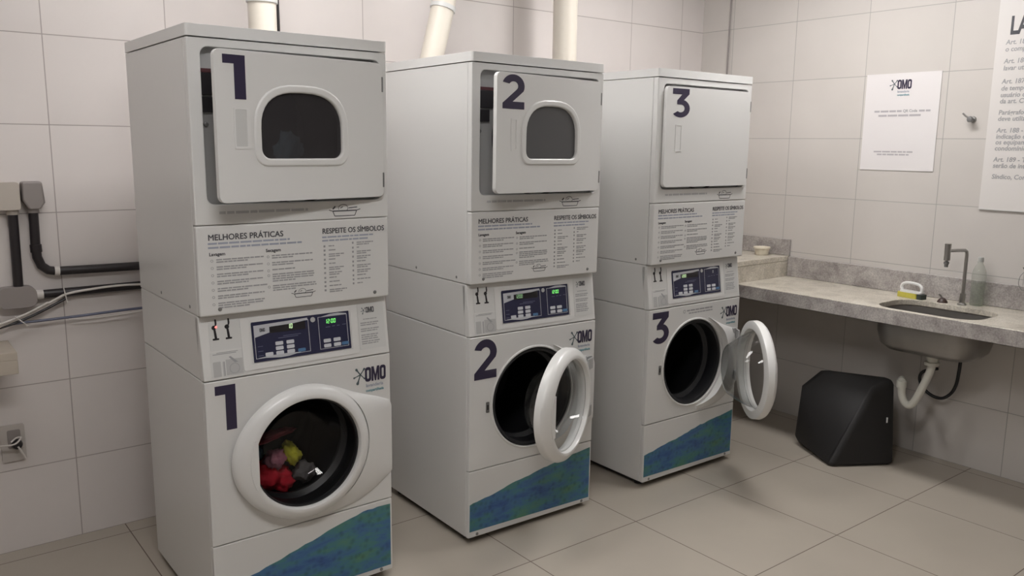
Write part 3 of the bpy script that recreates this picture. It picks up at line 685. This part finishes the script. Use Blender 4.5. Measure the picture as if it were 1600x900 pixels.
# ================================================================== clothes in washer 1
def cloth(name, label, col, c, s, seed, grp='clothes in the washer drum', rot=0):
    bm = bmesh.new(); bmesh.ops.create_icosphere(bm, subdivisions=4, radius=1)
    from mathutils import noise as ns
    for v in bm.verts:
        p = v.co.copy(); n = ns.noise(p*1.6+Vector((seed, 0, 0)))*0.35 + abs(ns.noise(p*3.6+Vector((0, seed, 0))))*0.42 - 0.1
        v.co = Vector((p.x*s[0], p.y*s[1], p.z*s[2]))*(1+n)
    o = link(name, bm, mat(name+'_fabric'+str(seed), col, 0.8, noise=0.2, nscale=30), None, loc=c, rot=(0, rot, 0), ang=180)
    return tag(o, label, 'clothes', grp)
cloth('red_shirt', 'bright red cloth at the bottom of the washer numbered 1', (0.75, 0.025, 0.05), (0.270, 0.200, 0.447), (0.096, 0.048, 0.060), 1, rot=0.35)
cloth('pink_shirt', 'dusty pink cloth above the red one in the washer numbered 1', (0.50, 0.19, 0.27), (0.290, 0.160, 0.522), (0.036, 0.030, 0.038), 2)
cloth('yellow_shirt', 'yellow-green cloth in the washer numbered 1', (0.60, 0.58, 0.04), (0.350, 0.170, 0.528), (0.034, 0.034, 0.046), 3, rot=-0.5)
cloth('grey_shirt', 'dark grey cloth beside the red one in the washer numbered 1', (0.15, 0.14, 0.14), (0.408, 0.185, 0.435), (0.040, 0.034, 0.038), 4)
cloth('blue_shirt', 'dull blue cloth at the left in the washer numbered 1', (0.12, 0.18, 0.24), (0.215, 0.205, 0.540), (0.046, 0.030, 0.030), 5)
cloth('maroon_shirt', 'maroon cloth folded on top of the heap in the washer numbered 1', (0.26, 0.04, 0.06), (0.290, 0.215, 0.590), (0.095, 0.03, 0.016), 6, rot=-0.15)
cloth('blue_shape', 'pale blue shape seen in the dryer window of the machine numbered 1', (0.45, 0.65, 0.75), (0.345, 0.075, 1.640), (0.045, 0.02, 0.055), 8, grp='pale shape in the dryer drum')  # pale blue crumpled shape set behind the dryer window

# ================================================================== worktop, ledge, sink
WX = 3.160; ZT = 0.880; YL = 0.328
wt = thing('worktop', 'long grey granite worktop along the right wall with a sunken sink', 'worktop', (XR, -0.8, ZT))
def wl(name, bm, m, **k):
    bm.transform(Matrix.Translation((-XR, 0.8, -ZT))); return link(name, bm, m, wt, **k)
def sinkpath(e):
    x0, x1, y0, y1 = 3.194-e, 3.535+e, -0.995-e, -0.492+e
    return rrect(x0, x1, y0, y1, 0.11+e*0.5, 8)
wl('slab', PL([(WX, -2.6), (XR-0.001, -2.6), (XR-0.001, YL-0.001), (WX, YL-0.001)], [sinkpath(0)], ZT-0.028, ZT, 'z'), M_stone2, bevel=0.003)
wl('front_edge', BX(WX-0.001, WX+0.022, -2.6, YL-0.001, ZT-0.074, ZT-0.029), M_stone, bevel=0.002)
wl('front_edge_face', BX(WX-0.003, WX-0.0011, -2.6, YL-0.001, ZT-0.074, ZT-0.003), M_stone)
wl('backsplash', BX(XR-0.021, XR-0.001, -2.6, YL-0.002, ZT+0.0005, ZT+0.122), M_stone, bevel=0.003)
sk = thing('sink', 'stainless steel sink bowl set under the granite worktop', 'sink', (3.364, -0.742, ZT-0.03))
bm = bmesh.new()
levels = [(0.009, -0.003), (0.0, -0.002), (-0.002, -0.10), (-0.016, -0.160), (-0.045, -0.188), (-0.10, -0.198)]
rings = []
for e, dz in levels:
    pth = sinkpath(e); rings.append([bm.verts.new((p[0]-3.364, p[1]+0.742, dz)) for p in pth])
for A, B in zip(rings, rings[1:]):
    n = len(A)
    for i in range(n): bm.faces.new((A[i], A[(i+1) % n], B[(i+1) % n], B[i]))
bm.faces.new(rings[-1])
bowl = link('bowl', bm, M_steel, sk, ang=60)
so = bowl.modifiers.new('thickness', 'SOLIDIFY'); so.thickness = 0.002; so.offset = 1
link('strainer', LA([(0, -0.192), (0.035, -0.192), (0.042, -0.1965), (0.042, -0.199)], 24), M_chrome, sk)
# raised ledge behind
lg = thing('raised_ledge', 'raised granite ledge in the corner behind the worktop', 'ledge', (3.2, 0.7, 1.005))
def lk(name, bm, m, **k):
    bm.transform(Matrix.Translation((-3.2, -0.7, -1.005))); return link(name, bm, m, lg, **k)
lk('slab', BX(2.86, XR-0.001, YL, YB-0.002, 0.975, 1.005), M_stone2, bevel=0.003)
lk('front_edge', BX(2.86, XR-0.001, YL+0.001, YL+0.022, ZT-0.001, 0.974), M_stone2)
lk('backsplash', BX(XR-0.021, XR-0.001, YL-0.006, YB-0.003, 1.006, 1.106), M_stone, bevel=0.003)
lk('backsplash', BX(2.86, XR-0.022, YB-0.022, YB-0.002, 1.006, 1.106), M_stone, bevel=0.003)

# drain trap
dt = thing('sink_trap', 'white plastic drain trap hanging under the sink', 'drain pipe', (3.375, -0.742, 0.652))
def rel(pts, o): return [Vector(p)-Vector(o) for p in pts]
O = (3.375, -0.742, 0.652)
link('flange', LA([(0, 0), (0.040, 0), (0.040, -0.012), (0.030, -0.018), (0.028, -0.045), (0.036, -0.047), (0.036, -0.062), (0.022, -0.064), (0, -0.064)], 24), M_pvcw, dt)
link('trap_pipe', TU(rel([(3.375, -0.742, 0.596), (3.375, -0.735, 0.55), (3.375, -0.705, 0.46), (3.375, -0.675, 0.385), (3.375, -0.65, 0.356), (3.375, -0.625, 0.362), (3.375, -0.605, 0.40), (3.375, -0.600, 0.46)], O), 0.0195, 16, 8), M_pvcw, dt)
link('coupling', TU(rel([(3.375, -0.598, 0.44), (3.375, -0.598, 0.475)], O), 0.025, 16), M_pvcw, dt)
link('outlet_pipe', TU(rel([(3.375, -0.598, 0.47), (3.40, -0.585, 0.475), (3.50, -0.535, 0.445), (XR-0.003, -0.435, 0.385)], O), 0.018, 14), M_pvcw, dt)
hs = link('water_hose', TU([(3.62, -0.775, 0.71), (3.62, -0.774, 0.577), (3.62, -0.771, 0.508), (3.62, -0.764, 0.448), (3.62, -0.743, 0.397), (3.62, -0.70, 0.360), (3.62, -0.646, 0.362), (3.62, -0.597, 0.393), (3.622, -0.572, 0.437), (3.63, -0.580, 0.475), (3.65, -0.613, 0.493), (XR-0.004, -0.63, 0.495)], 0.0085, 10, 8), M_rubber)
tag(hs, 'black flexible water hose looping under the sink', 'hose')
# hose goes up to the worktop underside
link('hose_nut', TU([(3.62, -0.775, 0.70), (3.62, -0.775, 0.848)], 0.012, 10), M_screw, hs)

# faucet
fa = thing('faucet', 'steel swivel faucet with a square bend behind the sink', 'faucet', (3.585, -0.765, ZT))
link('base', LA([(0, 0), (0.022, 0), (0.022, 0.006), (0.014, 0.012), (0.014, 0.06), (0, 0.06)], 20), M_chrome, fa)
link('pipe', TU([(0, 0, 0.01), (0, 0, 0.14), (0, 0.0, 0.262), (-0.004, 0.001, 0.276), (-0.016, 0.004, 0.283), (-0.07, 0.02, 0.284), (-0.118, 0.036, 0.284)], 0.0085, 14), M_chrome, fa)
link('head', TU([(-0.128, 0.039, 0.236), (-0.128, 0.039, 0.320)], 0.0155, 18), M_chrome, fa)
link('aerator', LA([(0, -0.034), (0.009, -0.034), (0.010, -0.020), (0.013, -0.018), (0.013, -0.008), (0.007, -0.006), (0.007, 0.0)], 16, 'z', (-0.128, 0.039, 0.236)), M_screw, fa)
# stopper
st = thing('sink_stopper', 'small dark sink stopper with a bright top beside the faucet', 'stopper', (3.575, -0.672, ZT), (0, 0, 0))
link('cone', LA([(0, 0), (0.026, 0), (0.024, 0.008), (0.012, 0.022), (0, 0.026)], 20), mat('dark_brown_rubber', (0.05, 0.03, 0.025), 0.4), st)
link('lever', TU([(0.0, 0.0, 0.018), (-0.006, 0.010, 0.034), (-0.012, 0.018, 0.040)], 0.006, 10), M_chrome, st)
# brush with sponge
sb = thing('dish_brush', 'yellow sponge brush with a white looped handle on the worktop', 'brush', (3.575, -0.495, ZT+0.0005), (0, 0, rad(-97)))
sb.scale = (1.12, 1.12, 1.12)
link('sponge', PL(rrect(-0.050, 0.052, -0.024, 0.024, 0.010), [], 0.0, 0.024, 'z'), mat('yellow_sponge', (0.52, 0.46, 0.08), 0.9, noise=0.2, nscale=60), sb, bevel=0.004)
link('scourer', PL(rrect(0.050, 0.078, -0.023, 0.023, 0.008), [], 0.0, 0.022, 'z'), mat('dark_scourer', (0.05, 0.06, 0.05), 0.9), sb, bevel=0.003)
link('handle_base', PL(rrect(-0.040, 0.070, -0.022, 0.022, 0.012), [], 0.0245, 0.033, 'z'), M_plastic, sb, bevel=0.003)
link('handle_loop', TU([(-0.036, 0, 0.030), (-0.042, 0, 0.048), (-0.030, 0, 0.064), (0.005, 0, 0.070), (0.045, 0, 0.066), (0.062, 0, 0.052), (0.062, 0, 0.030)], 0.0072, 10, 6), M_plastic, sb)
# clear bottle
bo = thing('soap_bottle', 'clear plastic bottle standing behind the faucet', 'bottle', (3.632, -0.815, ZT))
link('body', LA([(0, 0.001), (0.030, 0.001), (0.032, 0.01), (0.031, 0.07), (0.033, 0.12), (0.034, 0.150), (0.030, 0.180), (0.020, 0.205), (0.013, 0.215), (0.013, 0.228)], 28), M_bottle, bo)
link('liquid', LA([(0, 0.003), (0.028, 0.003), (0.0295, 0.01), (0.0290, 0.07), (0.0305, 0.115), (0, 0.115)], 28), thin_glass('pale_liquid', (0.93, 0.95, 0.92), 1.05), bo)
link('cap', LA([(0, 0.250), (0.012, 0.249), (0.014, 0.244), (0.014, 0.226), (0, 0.226)], 20), mat('grey_cap', (0.40, 0.40, 0.38), 0.4), bo)
# black pot at the right edge
po = thing('black_pot', 'black flared pot on the worktop at the right edge', 'pot', (3.50, -1.155, ZT))
link('body', LA([(0, 0.002), (0.052, 0.002), (0.056, 0.01), (0.072, 0.205), (0.084, 0.232), (0.090, 0.240), (0.086, 0.241), (0.068, 0.205), (0.054, 0.012), (0, 0.010)], 36), M_black, po)
link('wire_bail', TU([(-0.055, 0.066, 0.225), (-0.066, 0.078, 0.20), (-0.068, 0.080, 0.165), (-0.060, 0.068, 0.14), (-0.052, 0.056, 0.135)], 0.0014, 8, 6), M_screw, po)
# cream tub
tb = thing('cream_tub', 'small cream plastic tub on the raised ledge', 'tub', (3.585, 0.455, 1.005))
link('body', LA([(0, 0.001), (0.038, 0.001), (0.040, 0.006), (0.046, 0.040), (0.052, 0.042), (0.052, 0.050), (0.047, 0.050), (0.043, 0.044), (0.038, 0.008), (0, 0.006)], 32), mat('cream_plastic', (0.72, 0.66, 0.54), 0.4), tb)

# ================================================================== pouf under the worktop
pf = bmesh.new()
hv = [(3.263, -0.090, 0.0), (3.290, -0.075, 0.03), (3.087, -0.398, 0.0), (3.389, -0.588, 0.0), (3.560, -0.290, 0.0),
      (3.250, -0.092, 0.362), (3.295, -0.170, 0.455), (3.400, -0.548, 0.472), (3.300, -0.500, 0.425), (3.540, -0.300, 0.395), (3.240, -0.075, 0.06)]
hv[0] = (3.268, -0.105, 0.0)
PO = Vector((3.32, -0.34, 0.0))
for p in hv: pf.verts.new(Vector(p)-PO)
bmesh.ops.convex_hull(pf, input=pf.verts)
bmesh.ops.dissolve_limit(pf, angle_limit=rad(4), verts=pf.verts, edges=pf.edges)
po2 = link('pouf', pf, M_pouf, None, loc=PO, bevel=0.035, segs=4)
tag(po2, 'dark charcoal faceted pouf on the floor under the worktop', 'pouf')
tg = link('fabric_tag', BX(-0.002, 0.004, -0.003, 0.003, -0.014, 0.014), mat('tag_white', (0.7, 0.7, 0.7), 0.5), po2, loc=(0.034, -0.208, 0.250), rot=(0, 0, rad(-32)))

# ================================================================== ducts
def duct(label, pts, r, clampz, flare=False):
    o = pts[0]; t = thing('exhaust_duct', label, 'duct', o, group='exhaust ducts behind the machines')
    P = rel(pts, o); rs = [r]*len(P)
    link('pipe', TU(P, r, 28), M_pvc, t)
    for (p, d) in clampz:
        c = Vector(p)-Vector(o); d = Vector(d).normalized()
        link('clamp_ring', TU([c-d*0.010, c+d*0.010], r+0.006, 28), M_rim, t)
    return t
yD = 0.80
duct('cream exhaust pipe behind the machine numbered 1', [(0.559, yD, 1.70), (0.559, yD, ROOM_H-0.002)], 0.057, [((0.559, yD, 2.235), (0, 0, 1))])
duct('slanting cream exhaust pipe behind the machine numbered 2', [(1.310, yD, 1.80), (1.387, yD, 2.085), (1.450, yD, 2.320), (1.56, yD, ROOM_H-0.002)], 0.055, [((1.445, yD, 2.30), (0.27, 0, 1))])
duct('straight cream exhaust pipe rising between the machines numbered 2 and 3', [(2.252, yD+0.04, 1.80), (2.252, yD+0.04, ROOM_H-0.002)], 0.065, [])
cb = link('wall_cable', TU([(0.755, YB-0.012, 1.2), (0.745, YB-0.012, 2.2), (0.742, YB-0.012, ROOM_H-0.01)], 0.007, 10), M_pipe)
tag(cb, 'black cable up the back wall beside the first exhaust pipe', 'cable')
cb = link('wall_cable', TU([(XR-0.008, 0.874, 1.05), (XR-0.008, 0.876, 2.20), (XR-0.008, 0.868, ROOM_H-0.01)], 0.0055, 10, 0), M_boxgrey)
tag(cb, 'thin dark cable down the right wall near the room corner', 'cable')

# ================================================================== conduits on the left
YW = 1.07
t = thing('conduit_outlet', 'beige outlet cover with a black pipe falling straight down on the back wall', 'conduit', (-0.365, YW, 1.45))
link('cover', PL(rrect(-0.045, 0.030, -0.055, 0.050, 0.010), [], -0.035, 0.024), M_boxbeige, t, bevel=0.008)
link('pipe', TU([(0.005, 0, -0.05), (0.002, 0, -0.36)], 0.0175, 14), M_pipe, t)
link('fitting', TU([(0.005, 0, -0.045), (0.005, 0, -0.075)], 0.021, 14), M_boxbeige, t)
t = thing('conduit_outlet', 'grey outlet cover whose black pipe bends right behind the machine', 'conduit', (-0.290, YW, 1.45))
link('cover', PL([(-0.036, 0.052), (0.034, 0.052), (0.040, -0.030), (0.022, -0.055), (-0.018, -0.055), (-0.038, -0.02)], [], -0.035, 0.024), M_boxgrey, t, bevel=0.008)
link('pipe', TU([(0.0, 0, -0.05), (-0.002, 0, -0.20), (0.000, 0, -0.245), (0.012, 0, -0.280), (0.035, 0, -0.300), (0.065, 0, -0.306), (0.30, 0, -0.309), (0.60, 0, -0.311)], 0.0175, 14), M_pipe, t)
link('fitting', TU([(0.0, 0, -0.045), (0.0, 0, -0.070)], 0.021, 14), M_boxgrey, t)
link('coupling', TU([(-0.002, 0, -0.195), (-0.001, 0, -0.225)], 0.021, 14), M_pipe, t)
link('clip', TU([(0.056, 0, -0.305), (0.074, 0, -0.306)], 0.021, 14), M_cablew, t)
t = thing('junction_box', 'grey round-ended junction box with a black pipe running right', 'conduit', (-0.365, YW, 1.055))
link('cover', PL(rrect(-0.075, 0.060, -0.042, 0.040, 0.030), [], -0.03, 0.024), M_boxgrey, t, bevel=0.008)
link('pipe', TU([(0.05, 0, 0.000), (0.75, 0, 0.004)], 0.0175, 14), M_pipe, t)
link('fitting', TU([(0.052, 0, 0.0), (0.085, 0, 0.0)], 0.0195, 14), M_cablew, t)
def cable(label, pts, r, m, grp='cables along the back wall'):
    o = link('cable', TU(pts, r, 8, 8), m); tag(o, label, 'cable', grp); return o
yc = YW-0.026
cable('white cable rising from the left counter to the machine', [(-0.62, yc, 0.90), (-0.50, yc, 0.93), (-0.42, yc, 0.955), (-0.33, yc, 0.99), (-0.24, yc, 1.035), (-0.20, yc, 1.052), (-0.12, yc, 1.062), (0.0, yc, 1.068), (0.16, yc, 1.060)], 0.0048, M_cablew)
cable('second white cable lying close above the first by the counter', [(-0.62, yc-0.012, 0.925), (-0.46, yc-0.012, 0.955), (-0.36, yc-0.012, 0.985), (-0.27, yc-0.012, 1.027)], 0.0042, M_cablew)
cable('thin black cable under the white one by the counter', [(-0.60, yc+0.008, 0.91), (-0.43, yc+0.008, 0.943), (-0.34, yc+0.01, 0.970), (-0.26, yc+0.01, 1.005), (-0.20, yc+0.01, 1.034)], 0.0055, M_pipe)
cable('dark blue cable running level to the machine', [(-0.60, yc+0.012, 0.925), (-0.40, yc+0.012, 0.950), (-0.30, yc+0.012, 0.952), (-0.15, yc+0.012, 0.955), (0.0, yc+0.012, 0.960), (0.16, yc+0.012, 0.962)], 0.0055, M_cableb)
cable('thin white cable under the dark blue one', [(-0.20, yc+0.006, 0.947), (-0.12, yc+0.006, 0.941), (0.0, yc+0.006, 0.944), (0.10, yc+0.006, 0.950)], 0.0030, M_cablew)
tg = link('cable_tie', TU([(-0.213, yc-0.012, 1.085), (-0.202, yc-0.012, 1.015)], 0.0022, 6), M_cablew); tag(tg, 'white cable tie round the cables beside the lower pipe', 'cable tie')
tg = link('cable_tie', TU([(-0.390, yc-0.02, 0.985), (-0.345, yc-0.02, 0.940)], 0.0022, 6), M_cablew); tag(tg, 'white cable tie sticking out above the counter corner', 'cable tie')
# counter end
ct = thing('left_counter', 'pale stone counter whose end shows at the left edge', 'counter', (-0.984, 0.95, 0.880))
link('slab', BX(-0.60, 0.572, -0.090, 0.144, -0.030, 0.0), M_counter, ct, bevel=0.002)
link('front_edge', BX(-0.60, 0.572, -0.092, -0.070, -0.082, -0.0305), M_counter, ct, bevel=0.002)
# wall outlet with a plug
ol = thing('wall_outlet', 'white wall outlet low on the back wall with a black plug', 'outlet', (-0.425, YB-0.001, 0.470))
link('plate', PL(rrect(-0.045, 0.040, -0.085, 0.065, 0.008), [], -0.010, 0.0), mat('outlet_plate', (0.50, 0.46, 0.43), 0.4), ol, bevel=0.003)
link('socket', PL(rrect(-0.022, 0.024, -0.030, 0.045, 0.006), [], -0.013, -0.0095), M_boxgrey, ol, bevel=0.002)
link('plug', LA([(0, -0.045), (0.016, -0.043), (0.020, -0.030), (0.018, -0.012), (0, -0.012)], 20, 'y', (0.008, 0, -0.012)), M_black, ol)
cable('white cord looping into the low wall outlet', [(-0.56, YB-0.03, 0.478), (-0.48, YB-0.05, 0.470), (-0.43, YB-0.07, 0.474), (-0.405, YB-0.055, 0.492), (-0.42, YB-0.045, 0.49), (-0.44, YB-0.05, 0.478)], 0.0035, M_cablew, 'cords at the wall outlet')
cable('white cord hanging down from the black plug', [(-0.417, YB-0.05, 0.455), (-0.405, YB-0.05, 0.43), (-0.392, YB-0.04, 0.395)], 0.0035, M_cablew, 'cords at the wall outlet')

# ================================================================== things on the right wall
# local frame: x runs along the wall towards the viewer (world -y), z up, front faces -x
RW = (0, 0, -PI/2)
ps = thing('notice_poster', 'white paper notice with a small logo above the worktop', 'poster', (XR-0.004, -0.295, 1.548), RW)
pp = link('paper', BX(-0.205, 0.209, 0.0, 0.0022, 0.0, 0.522), M_paper, ps)
logo(-0.026, 0.437, 0.050, ps, y=-0.0008)
bm = bmesh.new(); textlines(bm, -0.145, 0.325, 0.155, 1, 0.02, 0.010, -0.0008, 3, 1.0); textlines(bm, 0.105, 0.325, 0.065, 1, 0.02, 0.010, -0.0008, 4, 1.0)
textlines(bm, -0.12, 0.302, 0.24, 1, 0.02, 0.010, -0.0008, 5, 1.0); textlines(bm, -0.13, 0.105, 0.22, 1, 0.02, 0.008, -0.0008, 6, 1.0); textlines(bm, -0.11, 0.090, 0.18, 1, 0.02, 0.008, -0.0008, 7, 1.0)
link('printed_lines', bm, mat('poster_ink', (0.42, 0.40, 0.42), 0.6), ps, smooth=False)
link('printed_words', TX('QR Code', 0.017, 0.314, 0.020, -0.0008, bold=0.0005), M_inkgrey, ps, smooth=False)

sg = thing('rules_board', 'large white printed rules board at the right edge of the wall', 'sign', (XR-0.008, -0.755, 1.369), RW)
link('board', BX(0.0, 0.95, 0.0, 0.007, 0.0, 1.17), M_board, sg)
link('board_edge', BX(-0.001, 0.951, -0.001, 0.0075, -0.004, 0.0), M_rim, sg)
bm = bmesh.new(); text_mesh(bm, 'LAVANDERIA', 0.058, 0.855, 0.118, -0.0006, bold=0.004, sx=0.62); link('heading', bm, M_ink, sg, smooth=False)
bm = bmesh.new()
rows = [(0.812, 'Art. 185 - Os condôminos'), (0.779, 'o compartilhamento'), (0.722, 'Art. 186 - O uso das'), (0.689, 'lavar utilizadas'), (0.625, 'Art. 187 - O morador'), (0.592, 'de tempo, sendo'), (0.560, 'usuário deverá'), (0.530, 'da art. Convocação'),
        (0.475, 'Parágrafo único'), (0.445, 'deve utilizar'), (0.388, 'Art. 188 - A utilização'), (0.358, 'indicação de uso'), (0.330, 'os equipamentos'), (0.300, 'condomínio'), (0.245, 'Art. 189 - Todos'), (0.215, 'serão de inteira'), (0.160, 'Síndico, Conselho')]
for zz, s in rows: text_mesh(bm, s, 0.046, zz-0.006, 0.032, -0.0006, bold=0.0006, sx=0.95, shear=0.1)
link('printed_text', bm, M_inkgrey, sg, smooth=False)
hk = thing('wall_hook', 'small metal wall hook between the notice and the rules board', 'hook', (XR-0.001, -0.680, 1.817), RW)
link('rose', LA([(0, -0.006), (0.014, -0.006), (0.017, -0.001), (0.017, 0.0)], 20, 'y'), M_chrome, hk)
link('knob', LA([(0, -0.046), (0.012, -0.044), (0.016, -0.036), (0.013, -0.028), (0.007, -0.020), (0.007, -0.006)], 20, 'y'), M_screw, hk)
link('prong', TU([(0, -0.035, 0.004), (-0.020, -0.040, 0.016), (-0.034, -0.044, 0.030)], 0.0045, 10), M_chrome, hk)
